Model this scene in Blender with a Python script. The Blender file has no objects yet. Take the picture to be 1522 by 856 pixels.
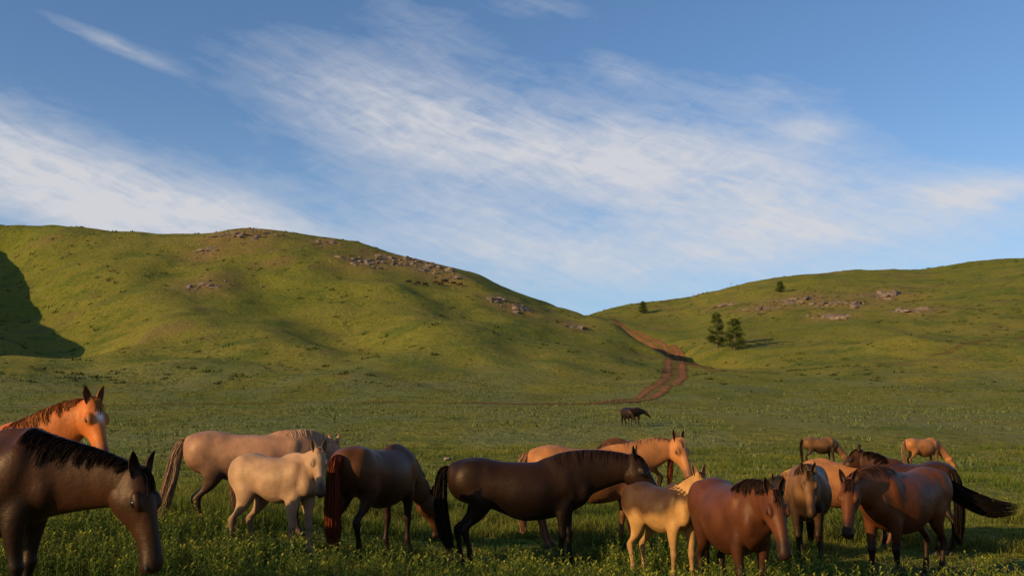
import bpy, bmesh, math, random
import numpy as np
from mathutils import Vector, Matrix, kdtree

random.seed(7); RNG = np.random.default_rng(11)
scene = bpy.context.scene
scene.view_settings.view_transform = 'Standard'
scene.view_settings.look = 'None'
scene.view_settings.exposure = 0
CAMZ = 1.75; TH = math.radians(7.96)
ST, CT = math.sin(TH), math.cos(TH)
SUN_EL = math.radians(16.5); SUN_AZ = math.radians(238)   # azimuth clockwise from +Y

# ------------------------------------------------------------------ helpers
def link(o, parent=None):
    scene.collection.objects.link(o)
    if parent: o.parent = parent
    return o

def mesh_np(name, V, F, mats=(), col=None, smooth=False, matidx=None):
    me = bpy.data.meshes.new(name)
    V = np.asarray(V, dtype=np.float32)
    me.vertices.add(len(V)); me.vertices.foreach_set('co', V.ravel())
    if not isinstance(F, (list, tuple)): F = [F]
    F = [np.asarray(f, dtype=np.int32) for f in F if len(f)]
    tot = sum(f.size for f in F); npoly = sum(len(f) for f in F)
    me.loops.add(tot); me.polygons.add(npoly)
    me.loops.foreach_set('vertex_index', np.concatenate([f.ravel() for f in F]))
    sizes = np.concatenate([np.full(len(f), f.shape[1], dtype=np.int32) for f in F])
    starts = np.concatenate([[0], np.cumsum(sizes)[:-1]]).astype(np.int32)
    me.polygons.foreach_set('loop_start', starts)
    me.polygons.foreach_set('loop_total', sizes)
    if matidx is not None: me.polygons.foreach_set('material_index', np.asarray(matidx, dtype=np.int32))
    me.update(calc_edges=True); me.validate()
    if col is not None: set_col(me, col)
    for m in mats: me.materials.append(m)
    me.polygons.foreach_set('use_smooth', np.full(len(me.polygons), smooth, dtype=bool))
    me.update()
    return me

def set_col(me, col, name='Col'):
    a = me.attributes.new(name, 'FLOAT_COLOR', 'POINT')
    c = np.ones((len(me.vertices), 4), dtype=np.float32); c[:, :3] = col
    a.data.foreach_set('color', c.ravel())

def sstep(a, b, x):
    t = np.clip((x - a) / (b - a), 0, 1); return t * t * (3 - 2 * t)

def vnoise(x, y, seed=0):
    x = np.asarray(x, dtype=np.float64); y = np.asarray(y, dtype=np.float64)
    xi = np.floor(x).astype(np.int64); yi = np.floor(y).astype(np.int64)
    fx = x - xi; fy = y - yi
    fx = fx * fx * (3 - 2 * fx); fy = fy * fy * (3 - 2 * fy)
    def h(a, b):
        v = (a * 374761393 + b * 668265263 + seed * 974634777) & 0xffffffff
        v = ((v ^ (v >> 13)) * 1274126177) & 0xffffffff
        return ((v ^ (v >> 16)) & 0xffffffff) / 4294967296.0
    return (h(xi, yi) * (1 - fx) + h(xi + 1, yi) * fx) * (1 - fy) + (h(xi, yi + 1) * (1 - fx) + h(xi + 1, yi + 1) * fx) * fy

def fbm(x, y, seed=0, o=4):
    s = 0; a = .5; n = 0
    for i in range(o):
        s = s + a * vnoise(x * 2 ** i, y * 2 ** i, seed + i * 17); n += a; a *= .5
    return s / n

# ------------------------------------------------------------------ terrain height
def Tpy(py):
    v = (428 - py) / 1480.0
    return (ST + v * CT) / (CT - v * ST)
rows = [-400, 0, 30, 50, 80, 110, 160, 220, 290, 370, 450, 540, 650, 800, 1100, 1600, 2600]
# image row of the ground in each image column at 80,110,160,220,290,370,450,540,650 m (number) or absolute height ('z',h)
prof = {
 -1200: [634,612,590,540,470,400,350,('z',110),('z',100)],
 -400: [634,612,590,542,468,380,325,('z',104),('z',90)],
 0:   [634,612,591,545,472,390,329,('z',92),('z',78)],
 130: [634,612,590,545,478,404,342,('z',90),('z',76)],
 260: [634,612,590,545,482,408,349,('z',86),('z',72)],
 400: [634,612,592,548,486,412,344,('z',88),('z',72)],
 520: [634,612,593,552,492,422,358,('z',80),('z',66)],
 590: [634,612,594,555,498,430,376,('z',74),('z',62)],
 650: [633,613,595,558,504,438,394,('z',64),('z',56)],
 710: [633,613,596,561,510,448,415,('z',56),('z',54)],
 760: [633,613,597,564,516,460,438,('z',51),('z',56)],
 820: [632,614,598,567,523,480,463,('z',48),('z',62)],
 870: [632,614,599,570,529,492,478,469,('z',70)],
 910: [632,614,599,572,533,501,484,471,461],
 1000:[632,614,600,576,543,522,500,472,446],
 1100:[632,614,600,577,546,514,482,450,424],
 1250:[632,614,599,574,538,498,462,430,408],
 1400:[632,613,597,567,527,488,452,421,397],
 1522:[632,612,595,562,521,480,440,406,385],
 1900:[632,612,592,555,512,465,420,385,365],
 2700:[632,612,592,555,512,465,420,385,365]}
cols = sorted(prof)
cs = np.array([(c - 761) / 1480 * 1.01 for c in cols])
Zt = np.zeros((len(rows), len(cols)))
for j, c in enumerate(cols):
    for i, p in enumerate(prof[c]):
        y = rows[4 + i]
        Zt[4 + i, j] = p[1] if isinstance(p, tuple) else CAMZ + y * Tpy(p)
    z6 = Zt[12, j]
    for i, k in ((13, .9), (14, .6), (15, .35), (16, .2)): Zt[i, j] = z6 * k
rws = np.array(rows, dtype=float)

def herm_w(g, x):
    x = np.clip(x, g[0], g[-1] - 1e-6)
    i = np.clip(np.searchsorted(g, x, side='right') - 1, 0, len(g) - 2)
    t = (x - g[i]) / (g[i + 1] - g[i])
    return i, t
def deriv(g, Z):
    d = (Z[1:] - Z[:-1]) / (g[1:] - g[:-1])[:, None]
    m = np.zeros_like(Z); m[1:-1] = .5 * (d[1:] + d[:-1]); m[0] = d[0]; m[-1] = d[-1]
    same = (d[1:] * d[:-1]) > 0
    lim = 2.2 * np.minimum(abs(d[1:]), abs(d[:-1]))
    m[1:-1] = np.where(same, np.clip(m[1:-1], -lim, lim), m[1:-1] * .35)
    return m
Zy = deriv(rws, Zt)
yf = np.concatenate([np.linspace(-400, 60, 120), np.linspace(61, 800, 740), np.linspace(805, 2600, 300)])
i, t = herm_w(rws, yf); h = (rws[i + 1] - rws[i])[:, None]; t = t[:, None]
Zf = (2*t**3-3*t**2+1)*Zt[i] + (t**3-2*t**2+t)*h*Zy[i] + (-2*t**3+3*t**2)*Zt[i+1] + (t**3-t**2)*h*Zy[i+1]
sf = np.linspace(cs[0], cs[-1], 900)
Zs = deriv(cs, Zf.T)
i, t = herm_w(cs, sf); h = (cs[i + 1] - cs[i])[:, None]; t = t[:, None]
A = Zf.T
G = ((2*t**3-3*t**2+1)*A[i] + (t**3-2*t**2+t)*h*Zs[i] + (-2*t**3+3*t**2)*A[i+1] + (t**3-t**2)*h*Zs[i+1]).T

def seg_d(x, y, a, b):
    ax, ay = a; bx, by = b
    dx, dy = bx - ax, by - ay
    t = np.clip(((x - ax) * dx + (y - ay) * dy) / (dx * dx + dy * dy), 0, 1)
    return np.hypot(x - ax - t * dx, y - ay - t * dy), t

def height(x, y):
    x = np.asarray(x, dtype=float); y = np.asarray(y, dtype=float)
    yy = np.clip(y, -399, 2599)
    s = np.clip(x / np.maximum(y, 20), sf[0], sf[-1] - 1e-6)
    iy = np.clip(np.searchsorted(yf, yy, side='right') - 1, 0, len(yf) - 2)
    ty = (yy - yf[iy]) / (yf[iy + 1] - yf[iy])
    fs = (s - sf[0]) / (sf[1] - sf[0]); js = np.clip(fs.astype(int), 0, len(sf) - 2); ts = fs - js
    z = (G[iy, js] * (1 - ts) + G[iy, js + 1] * ts) * (1 - ty) + (G[iy + 1, js] * (1 - ts) + G[iy + 1, js + 1] * ts) * ty
    near = 1 - sstep(18, 34, y)
    z = z + near * (.36 * sstep(.3, 4.2, -x) - .08 * sstep(1.2, 3.5, x))
    far = sstep(90, 260, y)
    crest = 1 - .6 * sstep(380, 440, y)
    z = z + far * ((fbm(x / 62, y / 62, 3, 3) - .5) * 11 * crest + (fbm(x / 20, y / 20, 9, 3) - .5) * 3.0 + (fbm(x / 6, y / 6, 13, 2) - .5) * .5)
    z = z + sstep(15, 60, y) * (fbm(x / 7, y / 7, 21, 3) - .5) * .38
    z = z + (fbm(x / 1.7, y / 1.7, 5, 2) - .5) * .07
    # ravines and spurs
    d, t = seg_d(x, y, (40, 490), (78, 262)); z = z - 15 * np.exp(-(d / 13.5) ** 2) * (1 - t) ** .75 * (.55 + .45 * sstep(0, .15, t))
    d, t = seg_d(x, y, (26, 405), (46, 330)); z = z + 3.0 * np.exp(-(d / 9) ** 2)
    d, t = seg_d(x, y, (-225, 420), (-122, 268)); z = z - 13 * np.exp(-(d / 18) ** 2) * (1 - .4 * t)
    d, t = seg_d(x, y, (-275, 400), (-176, 256)); z = z + 17.5 * np.exp(-(d / 23) ** 2)
    # low knolls on the face of the big hill
    d, t = seg_d(x, y, (-120, 330), (-62, 255)); z = z + 3.2 * np.exp(-(d / 15) ** 2)
    d, t = seg_d(x, y, (-45, 350), (-10, 250)); z = z + 3.2 * np.exp(-(d / 13) ** 2)
    d, t = seg_d(x, y, (-92, 360), (-38, 262)); z = z - 2.8 * np.exp(-(d / 11) ** 2)
    return z
def h1(x, y): return float(height(np.array([x]), np.array([y]))[0])

def ground_at_pixel(px, py, y0=40):
    """where the camera ray through image pixel (px, py) meets the terrain"""
    u = (px - 761) / 1480; v = (428 - py) / 1480
    d = CT - v * ST; s = u / d; t = (ST + v * CT) / d
    ys = np.arange(y0, 760, .5)
    z = height(s * ys, ys) - (CAMZ + t * ys)
    k = np.argmax(z > 0)
    if not (z > 0).any(): k = int(np.argmax(z))
    return s * ys[k], ys[k]

# ------------------------------------------------------------------ node helpers
class NT:
    def __init__(s, tree): s.t = tree; tree.nodes.clear()
    def n(s, typ, **kw): return s.t.nodes.new(typ)
    def l(s, a, b): s.t.links.new(a, b)
    def put(s, sock, v):
        if isinstance(v, bpy.types.NodeSocket): s.l(v, sock)
        else: sock.default_value = v
    def m(s, op, a, b=0.0, c=0.0, clamp=False):
        nd = s.t.nodes.new('ShaderNodeMath'); nd.operation = op; nd.use_clamp = clamp
        s.put(nd.inputs[0], a); s.put(nd.inputs[1], b); s.put(nd.inputs[2], c)
        return nd.outputs[0]
    def mix(s, f, a, b, typ='MIX'):
        nd = s.t.nodes.new('ShaderNodeMix'); nd.data_type = 'RGBA'; nd.blend_type = typ
        s.put(nd.inputs[0], f)
        for k, v in ((6, a), (7, b)):
            if isinstance(v, (tuple, list)): v = tuple(v) + (1,) if len(v) == 3 else v
            s.put(nd.inputs[k], v)
        return nd.outputs[2]
    def noise(s, vec, scale, detail=4, rough=.55, dist=0):
        nd = s.t.nodes.new('ShaderNodeTexNoise')
        s.put(nd.inputs['Vector'], vec); nd.inputs['Scale'].default_value = scale
        nd.inputs['Detail'].default_value = detail; nd.inputs['Roughness'].default_value = rough
        nd.inputs['Distortion'].default_value = dist
        return nd.outputs[0]
    def mr(s, v, a, b, c=0, d=1, smooth=True):
        nd = s.t.nodes.new('ShaderNodeMapRange'); nd.interpolation_type = 'SMOOTHSTEP' if smooth else 'LINEAR'
        s.put(nd.inputs[0], v)
        for k, q in zip((1, 2, 3, 4), (a, b, c, d)): nd.inputs[k].default_value = q
        return nd.outputs[0]
    def attr(s, name):
        nd = s.t.nodes.new('ShaderNodeAttribute'); nd.attribute_name = name; return nd
    def bump(s, hgt, strength, dist):
        nd = s.t.nodes.new('ShaderNodeBump'); s.put(nd.inputs['Height'], hgt)
        nd.inputs['Strength'].default_value = strength; nd.inputs['Distance'].default_value = dist
        return nd.outputs[0]

def new_mat(name):
    m = bpy.data.materials.new(name); m.use_nodes = True
    N = NT(m.node_tree)
    out = N.n('ShaderNodeOutputMaterial'); b = N.n('ShaderNodeBsdfPrincipled')
    N.l(b.outputs[0], out.inputs[0])
    tc = N.n('ShaderNodeTexCoord')
    return m, N, b, tc, out

# ------------------------------------------------------------------ materials
def terrain_mat():
    m, N, b, tc, out = new_mat('hill_grass')
    o = tc.outputs['Object']
    g1 = N.noise(o, .013, 3, .55); g2 = N.noise(o, .07, 5, .65); g3 = N.noise(o, .7, 4, .75); g4 = N.noise(o, 7, 2, .7)
    c = N.mix(N.mr(g1, .35, .65), (.195, .182, .018), (.270, .215, .030))
    c = N.mix(N.mr(g2, .47, .64), c, (.125, .145, .016))
    c = N.mix(N.m('MULTIPLY', N.mr(g2, .42, .30), .6), c, (.30, .215, .055))
    c = N.mix(N.m('MULTIPLY', N.mr(g3, .5, .72), .55), c, (.29, .250, .075))
    c = N.mix(N.m('MULTIPLY', N.mr(g3, .5, .30), .8), c, (.062, .074, .010))
    c = N.mix(N.m('MULTIPLY', N.mr(g4, .62, .35), .45), c, (.060, .070, .011))
    dry = N.attr('Mask'); sx = N.n('ShaderNodeSeparateColor'); N.l(dry.outputs['Color'], sx.inputs[0])
    dm = N.m('MULTIPLY', sx.outputs[0], N.mr(g3, .3, .55))
    dm = N.m('ADD', dm, N.m('MULTIPLY', N.mr(N.noise(o, .035, 5, .65), .55, .68), .6), clamp=True)
    c = N.mix(N.m('MULTIPLY', dm, .8), c, (.26, .14, .055))
    dirt = N.m('MULTIPLY', sx.outputs[1], N.mr(g4, .2, .55))
    c = N.mix(dirt, c, (.05, .034, .020))
    c = N.mix(N.m('MULTIPLY', sx.outputs[2], .5), c, (.165, .175, .065))
    N.l(c, b.inputs['Base Color']); b.inputs['Roughness'].default_value = .95
    b.inputs['Specular IOR Level'].default_value = .1
    hgt = N.m('ADD', N.m('MULTIPLY', g3, 1.0), N.m('MULTIPLY', g4, .18))
    N.l(N.bump(hgt, 1.0, .8), b.inputs['Normal'])
    return m

def leaf_mat(name, trans=.35, rough=.7):
    m, N, b, tc, out = new_mat(name)
    a = N.attr('Col')
    N.l(a.outputs['Color'], b.inputs['Base Color']); b.inputs['Roughness'].default_value = rough
    b.inputs['Specular IOR Level'].default_value = .12
    tr = N.n('ShaderNodeBsdfTranslucent'); N.l(a.outputs['Color'], tr.inputs[0])
    mx = N.n('ShaderNodeMixShader'); mx.inputs[0].default_value = trans
    N.l(b.outputs[0], mx.inputs[1]); N.l(tr.outputs[0], mx.inputs[2]); N.l(mx.outputs[0], out.inputs[0])
    return m

def coat_mat():
    m, N, b, tc, out = new_mat('horse_coat')
    o = tc.outputs['Object']; a = N.attr('Col')
    st = N.n('ShaderNodeMapping'); N.l(o, st.inputs[0]); st.inputs['Scale'].default_value = (10, 60, 30)
    n1 = N.noise(o, 4.0, 4, .6); n2 = N.noise(st.outputs[0], 2.6, 3, .65); n0 = N.noise(o, 1.7, 2, .5)
    k = N.m('ADD', N.m('MULTIPLY', n1, .9), N.m('ADD', N.m('MULTIPLY', n2, .42), N.m('MULTIPLY', n0, .7)))
    vm = N.n('ShaderNodeVectorMath'); vm.operation = 'SCALE'; N.l(a.outputs['Color'], vm.inputs[0]); N.l(k, vm.inputs['Scale'])
    N.l(vm.outputs[0], b.inputs['Base Color'])
    b.inputs['Roughness'].default_value = .48; b.inputs['Specular IOR Level'].default_value = .24
    b.inputs['Specular Tint'].default_value = (1.0, .72, .46, 1)
    h = N.m('ADD', N.m('MULTIPLY', n0, .5), N.m('ADD', N.m('MULTIPLY', n1, .42), N.m('MULTIPLY', n2, .05)))
    N.l(N.bump(h, .7, .05), b.inputs['Normal'])
    return m
def hair_mat():
    m, N, b, tc, out = new_mat('horse_hair')
    a = N.attr('Col'); N.l(a.outputs['Color'], b.inputs['Base Color'])
    b.inputs['Roughness'].default_value = .55; b.inputs['Specular IOR Level'].default_value = .14
    b.inputs['Specular Tint'].default_value = (1.0, .75, .5, 1)
    return m
def simple(name, c, rough=.5, nscale=None, c2=None, bump=0):
    m, N, b, tc, out = new_mat(name)
    b.inputs['Roughness'].default_value = rough
    n = N.noise(tc.outputs['Object'], nscale or 5, 4, .65)
    N.l(N.mix(N.mr(n, .3, .7), c, c2 or c), b.inputs['Base Color'])
    if bump: N.l(N.bump(n, .8, bump), b.inputs['Normal'])
    return m
M_TER = terrain_mat(); M_GRASS = leaf_mat('grass_blades', .28); M_LEAF = leaf_mat('larch_needles', .25)
M_COAT = coat_mat(); M_HAIR = hair_mat()
M_EYE = simple('eye_gloss', (.006, .004, .003), .08)
M_NOS = simple('nostril_dark', (.008, .006, .005), .8)
M_ROCK = simple('rock', (.11, .070, .046), .95, .6, (.24, .165, .115), .3)
M_BARK = simple('bark', (.08, .055, .04), .9, 3, (.13, .1, .07), .05)
M_POLE = simple('weathered_wood', (.12, .1, .08), .9, 3, (.18, .15, .12))

# ------------------------------------------------------------------ terrain mesh
OUT_PX = [(540,391,26),(565,388,30),(590,387,30),(615,390,30),(640,400,26),(668,413,18),(330,350,24),(380,348,30),(480,360,18),(310,376,20),(305,424,26),
          (765,456,22),(735,446,12),(860,487,14),(1075,455,12),(1140,458,24),(1165,449,26),(1190,444,32),(1215,450,24),(1232,470,20),(1262,450,26),(1300,440,24),(1325,437,20),(1360,462,22)]
OUT = [(ground_at_pixel(a, b), r, a) for a, b, r in OUT_PX]
ry = np.concatenate([np.linspace(-400, 4, 30), np.arange(4.4, 60, .38), np.geomspace(60.4, 2600, 520)])
sx = np.concatenate([-np.geomspace(2.5, .78, 45)[:-1], np.linspace(-.78, .78, 640), np.geomspace(.78, 2.5, 45)[1:]])
YY, SS = np.meshgrid(ry, sx, indexing='ij')
XX = SS * (np.maximum(YY, 0) + 60)
x = XX.ravel(); y = YY.ravel(); z = height(x, y)
nr, nc = YY.shape
idx = np.arange(nr * nc).reshape(nr, nc)
F = np.stack([idx[:-1, :-1], idx[:-1, 1:], idx[1:, 1:], idx[1:, :-1]], -1).reshape(-1, 4)
me = mesh_np('ground', np.stack([x, y, z], 1), F, [M_TER], smooth=True)
dry = np.zeros(len(x))
for (ox, oy), r, _ in OUT:
    rr = r / 1480 * oy * 1.8
    dry = np.maximum(dry, np.exp(-(((x - ox) / rr) ** 2 + ((y - oy) / (rr * 1.6)) ** 2)))
def dirtmask(x, y):
    return sstep(.35, .8, np.exp(-(((x - 6.2) / 2.6) ** 2 + ((y - 12.6) / 1.7) ** 2)) + .5 * (fbm(x, y, 31, 3) - .5))
sage = sstep(25, 60, y) * (1 - sstep(190, 260, y)) * sstep(.42, .62, fbm(x / 6, y / 14, 44, 4))
set_col(me, np.stack([dry, dirtmask(x, y), sage], 1), 'Mask')
link(bpy.data.objects.new('ground', me))

# ------------------------------------------------------------------ dirt road
def road_mat():
    m, N, b, tc, out = new_mat('dirt_track')
    uv = N.attr('Col'); sp = N.n('ShaderNodeSeparateColor'); N.l(uv.outputs['Color'], sp.inputs[0])
    o = tc.outputs['Object']; n = N.noise(o, .7, 5, .7); n2 = N.noise(o, .12, 3, .6)
    across = sp.outputs[0]
    c = N.mix(N.mr(n, .3, .7), (.15, .058, .024), (.28, .125, .055))
    b.inputs['Roughness'].default_value = 1.0; b.inputs['Specular IOR Level'].default_value = .05
    N.l(c, b.inputs['Base Color']); N.l(N.bump(n, .9, .3), b.inputs['Normal'])
    edge = N.m('ADD', across, N.m('MULTIPLY', N.m('SUBTRACT', n, .5), 1.1))
    a1 = N.mr(edge, .98, .72)
    mid = N.m('SUBTRACT', 1.0, N.m('MULTIPLY', N.mr(N.m('ADD', across, N.m('MULTIPLY', N.m('SUBTRACT', n2, .5), .7)), .40, .18), sp.outputs[1]))
    al = N.m('MULTIPLY', N.m('MULTIPLY', a1, mid), sp.outputs[2])
    N.l(al, b.inputs['Alpha'])
    return m
M_ROAD = road_mat()
def cr(P, n):
    P = np.asarray(P, float); k = len(P)
    t = np.linspace(0, k - 1, n); i = np.clip(t.astype(int), 0, k - 2); f = (t - i)[:, None]
    p0 = P[np.maximum(i - 1, 0)]; p1 = P[i]; p2 = P[i + 1]; p3 = P[np.minimum(i + 2, k - 1)]
    return .5 * ((2 * p1) + (-p0 + p2) * f + (2 * p0 - 5 * p1 + 4 * p2 - p3) * f ** 2 + (-p0 + 3 * p1 - 3 * p2 + p3) * f ** 3)
def road(name, pts, width, grassy, opac, n=500):
    P = cr([ground_at_pixel(a, b, 90) for a, b in pts], n)
    T = np.gradient(P, axis=0); T /= np.linalg.norm(T, axis=1)[:, None] + 1e-9
    Nn = np.stack([-T[:, 1], T[:, 0]], 1)
    w = np.interp(np.linspace(0, 1, n), np.linspace(0, 1, len(width)), width)
    k = 13; tt = np.linspace(-1, 1, k)
    Q = P[:, None, :] + Nn[:, None, :] * (tt[None, :, None] * w[:, None, None] * .5)
    zz = height(Q[..., 0], Q[..., 1]) + .10
    V = np.concatenate([Q, zz[..., None]], -1).reshape(-1, 3)
    ix = np.arange(n * k).reshape(n, k)
    F = np.stack([ix[:-1, :-1], ix[:-1, 1:], ix[1:, 1:], ix[1:, :-1]], -1).reshape(-1, 4)
    col = np.zeros((n, k, 3)); col[..., 0] = abs(tt)[None]; col[..., 1] = grassy
    col[..., 2] = np.interp(np.linspace(0, 1, n), np.linspace(0, 1, len(opac)), opac)[:, None]
    link(bpy.data.objects.new(name, mesh_np(name, V, F, [M_ROAD], col.reshape(-1, 3), True)))
road('dirt_road', [(908,474),(922,484),(940,494),(960,505),(982,517),(1000,532),(1003,550),(994,568),(972,583),(940,594),(900,599),(850,601)], [4,5,6,6.5,7,6.5,5.5,5,3.5], .7, [.6,.9,1,1,1,1,1,.9,.6])
road('dirt_road', [(850,601),(760,600),(640,599),(500,598),(380,600),(250,601),(120,603),(-40,606)], [3.5,2.6,2.4,2.4], .7, [.8,.7,.6,.7,.5,.6])
road('dirt_road', [(990,524),(1010,531),(1028,540),(1050,547),(1090,552),(1160,556)], [3,5,4,3,2.5], .6, [.9,.8,.5,.3,.15])
road('dirt_road', [(1380,530),(1420,518),(1470,505),(1540,492)], [2.6,2.6], .7, [.3,.5,.4])

# ------------------------------------------------------------------ rocks
def rock_set(name, items):
    Vs, Fs = [], []; n0 = 0
    bm = bmesh.new(); bmesh.ops.create_icosphere(bm, subdivisions=2, radius=1)
    bv = np.array([v.co[:] for v in bm.verts]); bf = np.array([[v.index for v in f.verts] for f in bm.faces]); bm.free()
    for (cx, cy, cz, sxx, syy, szz) in items:
        off = RNG.normal(size=(8, 3)); v = bv.copy()
        for q in off:
            q = q / np.linalg.norm(q); dd = v @ q; lim = RNG.uniform(.35, .75)
            v = v - np.outer(np.maximum(dd - lim, 0), q)
        a = RNG.uniform(0, 6.28); R = np.array([[math.cos(a), -math.sin(a), 0], [math.sin(a), math.cos(a), 0], [0, 0, 1]])
        v = (v * [sxx, syy, szz]) @ R.T + [cx, cy, cz]
        Vs.append(v); Fs.append(bf + n0); n0 += len(v)
    return link(bpy.data.objects.new(name, mesh_np(name, np.concatenate(Vs), np.concatenate(Fs), [M_ROCK])))
for (ox, oy), r, img_col in OUT:  # last value is the outcrop's image column in pixels
    rr = r / 1480 * oy
    items = []
    band = 520 < img_col < 660
    for k in range(int(8 + r * (1.9 if band else 1.3))):
        a = RNG.normal(size=2) * .6
        X, Y = ox + a[0] * rr, oy + a[1] * rr * 1.2
        s = RNG.uniform(.25, .8) * (3.0 if RNG.random() < .22 else 1.0)
        if ox > 60: s *= 1.35
        items.append((X, Y, h1(X, Y) - s * .16, s * RNG.uniform(1.0, 2.2), s * RNG.uniform(.7, 1.3), s * RNG.uniform(.35, .8)))
    rock_set('rock_outcrop', items)
X, Y = (668 - 761) / 1480 * 52, 52
rock_set('boulder', [(X, Y, h1(X, Y) + .08, .30, .25, .16), (X + .3, Y + .1, h1(X, Y) + .05, .16, .14, .1)])

# ------------------------------------------------------------------ trees
def ring_tube(pts, rad, k=7):
    V = []; F = []
    for i, (p, r) in enumerate(zip(pts, rad)):
        p = np.array(p)
        d = np.array(pts[min(i + 1, len(pts) - 1)]) - np.array(pts[max(i - 1, 0)]); d = d / (np.linalg.norm(d) + 1e-9)
        s = np.cross(d, [0.13, .2, .97] if abs(d[2]) < .9 else [1, 0, 0]); s /= np.linalg.norm(s); u = np.cross(s, d)
        for j in range(k):
            a = j / k * 2 * math.pi; V.append(p + r * (math.cos(a) * s + math.sin(a) * u))
    for i in range(len(pts) - 1):
        for j in range(k):
            F.append([i * k + j, i * k + (j + 1) % k, (i + 1) * k + (j + 1) % k, (i + 1) * k + j])
    return np.array(V), np.array(F)
def tree(name, X, Y, H, spread, seed, nleaf=9000):
    rg = np.random.default_rng(seed)
    e = bpy.data.objects.new(name, None); e.location = (X, Y, h1(X, Y) - .15); link(e)
    Vs, Fs = [], []; n0 = 0
    def add(p, r):
        nonlocal n0
        v, f = ring_tube(p, r); Vs.append(v); Fs.append(f + n0); n0 += len(v)
    add([(0, 0, 0), (.08 * spread, 0, H * .3), (0, .1, H * .6), (.05, 0, H * .97)], [H * .028, H * .02, H * .013, .02])
    L, C = [], []
    nb = 64
    for k in range(nb):
        f = rg.uniform(.10, .96); a = rg.uniform(0, 6.28)
        R = spread * (1 - f) ** .5 * rg.uniform(.6, 1.1) * (min(1, (f + .08) * 3.2))
        z0 = H * f; tip = np.array([math.cos(a) * R, math.sin(a) * R, z0 + R * rg.uniform(-.05, .3)])
        add([(0, 0, z0 - .1), tuple(tip * [.5, .5, 0] + [0, 0, (z0 + tip[2]) / 2 + .1]), tuple(tip)], [H * .006 + .02, .03, .012])
        m = int(nleaf / nb); t = rg.uniform(.2, 1.08, m) ** .8
        c = np.array([0, 0, z0]) + t[:, None] * (tip - [0, 0, z0]) + rg.normal(size=(m, 3)) * np.array([.42, .42, .3]) * (.5 + spread * .12)
        L.append(c); C.append(np.full(m, rg.uniform(.6, 1.5)))
    L = np.concatenate(L); C = np.concatenate(C) * rg.uniform(.75, 1.25, len(L)); n = len(L)
    d1 = rg.normal(size=(n, 3)); d1 /= np.linalg.norm(d1, axis=1)[:, None]; d2 = rg.normal(size=(n, 3)); d2 /= np.linalg.norm(d2, axis=1)[:, None]
    s = rg.uniform(.08, .2, n)[:, None] * (.6 + H / 22)
    V = np.concatenate([L - d1 * s, L + d2 * s * .8, L + d1 * s, L - d2 * s * .8], 1).reshape(-1, 3)
    F = np.arange(n * 4).reshape(n, 4)
    col = np.repeat(np.outer(C, [.075, .092, .016]), 4, 0)
    link(bpy.data.objects.new('trunk', mesh_np('trunk', np.concatenate(Vs), np.concatenate(Fs), [M_BARK], smooth=True)), e)
    link(bpy.data.objects.new('crown', mesh_np('crown', V, F, [M_LEAF], col)), e)
for px, py, H, sp, sd in [(1066,517,12.4,4.1,1),(1092,521,11.4,4.5,2),(956,466,6.0,2.6,3),(1160,434,5.2,3.0,4)]:
    X, Y = ground_at_pixel(px, py, 90); k = Y / 340 if py > 500 else Y / 480
    tree('larch_tree', X, Y, H * k, sp * k, sd)

for px, py, H in [(1031, 458, 8.5), (1087, 440, 8.5)]:
    X, Y = ground_at_pixel(px, py, 90)
    e = bpy.data.objects.new('utility_pole', None); e.location = (X, Y, h1(X, Y) - .2); link(e)
    v, f = ring_tube([(0, 0, 0), (0, 0, H * .5), (.05, 0, H)], [.12, .10, .08]); link(bpy.data.objects.new('pole', mesh_np('pole', v, f, [M_POLE])), e)
    v, f = ring_tube([(-.8, 0, H * .93), (.8, 0, H * .93)], [.05, .05], 4); link(bpy.data.objects.new('crossarm', mesh_np('crossarm', v, f, [M_POLE])), e)

# ------------------------------------------------------------------ horses
def ell(c, r, lab, R=None, nu=12, nv=16):
    V = []
    for i in range(nu + 1):
        p = math.pi * i / nu
        for j in range(nv):
            a = 2 * math.pi * j / nv
            V.append([math.sin(p) * math.cos(a) * r[0], math.sin(p) * math.sin(a) * r[1], math.cos(p) * r[2]])
    V = np.array(V)
    if R is not None: V = V @ R.T
    V = V + c
    F = []
    for i in range(nu):
        for j in range(nv):
            F.append([i * nv + j, (i + 1) * nv + j, (i + 1) * nv + (j + 1) % nv, i * nv + (j + 1) % nv])
    return V, F
def nrm(v): v = np.asarray(v, float); return v / (np.linalg.norm(v) + 1e-9)
ZU = np.array([0, 0, 1.0])
def roty(a):
    c, s = math.cos(a), math.sin(a); return np.array([[c, 0, s], [0, 1, 0], [-s, 0, c]])

class Parts:
    def __init__(s): s.V = []; s.F = []; s.L = []; s.n = 0
    def add(s, V, F, info):
        s.V.append(np.asarray(V)); s.F += [[i + s.n for i in f] for f in F]; s.L.append(info); s.n += len(V)
    def loft(s, C, S, U, rw, rh, lab, tv, n=20):
        C, S, U = map(np.asarray, (C, S, U)); m = len(C)
        a = np.arange(n) / n * 2 * math.pi; ca = np.cos(a); sa = np.sin(a)
        V = C[:, None] + S[:, None] * (np.asarray(rw)[:, None] * ca)[..., None] + U[:, None] * (np.asarray(rh)[:, None] * sa)[..., None]
        F = [[i * n + j, i * n + (j + 1) % n, (i + 1) * n + (j + 1) % n, (i + 1) * n + j] for i in range(m - 1) for j in range(n)]
        F.append(list(range(n))[::-1]); F.append([(m - 1) * n + j for j in range(n)])
        info = np.zeros((m * n, 4)); info[:, 0] = lab; info[:, 1] = np.repeat(tv, n); info[:, 2] = np.tile(ca, m); info[:, 3] = np.tile(sa, m)
        s.add(V.reshape(-1, 3), F, info)

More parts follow.
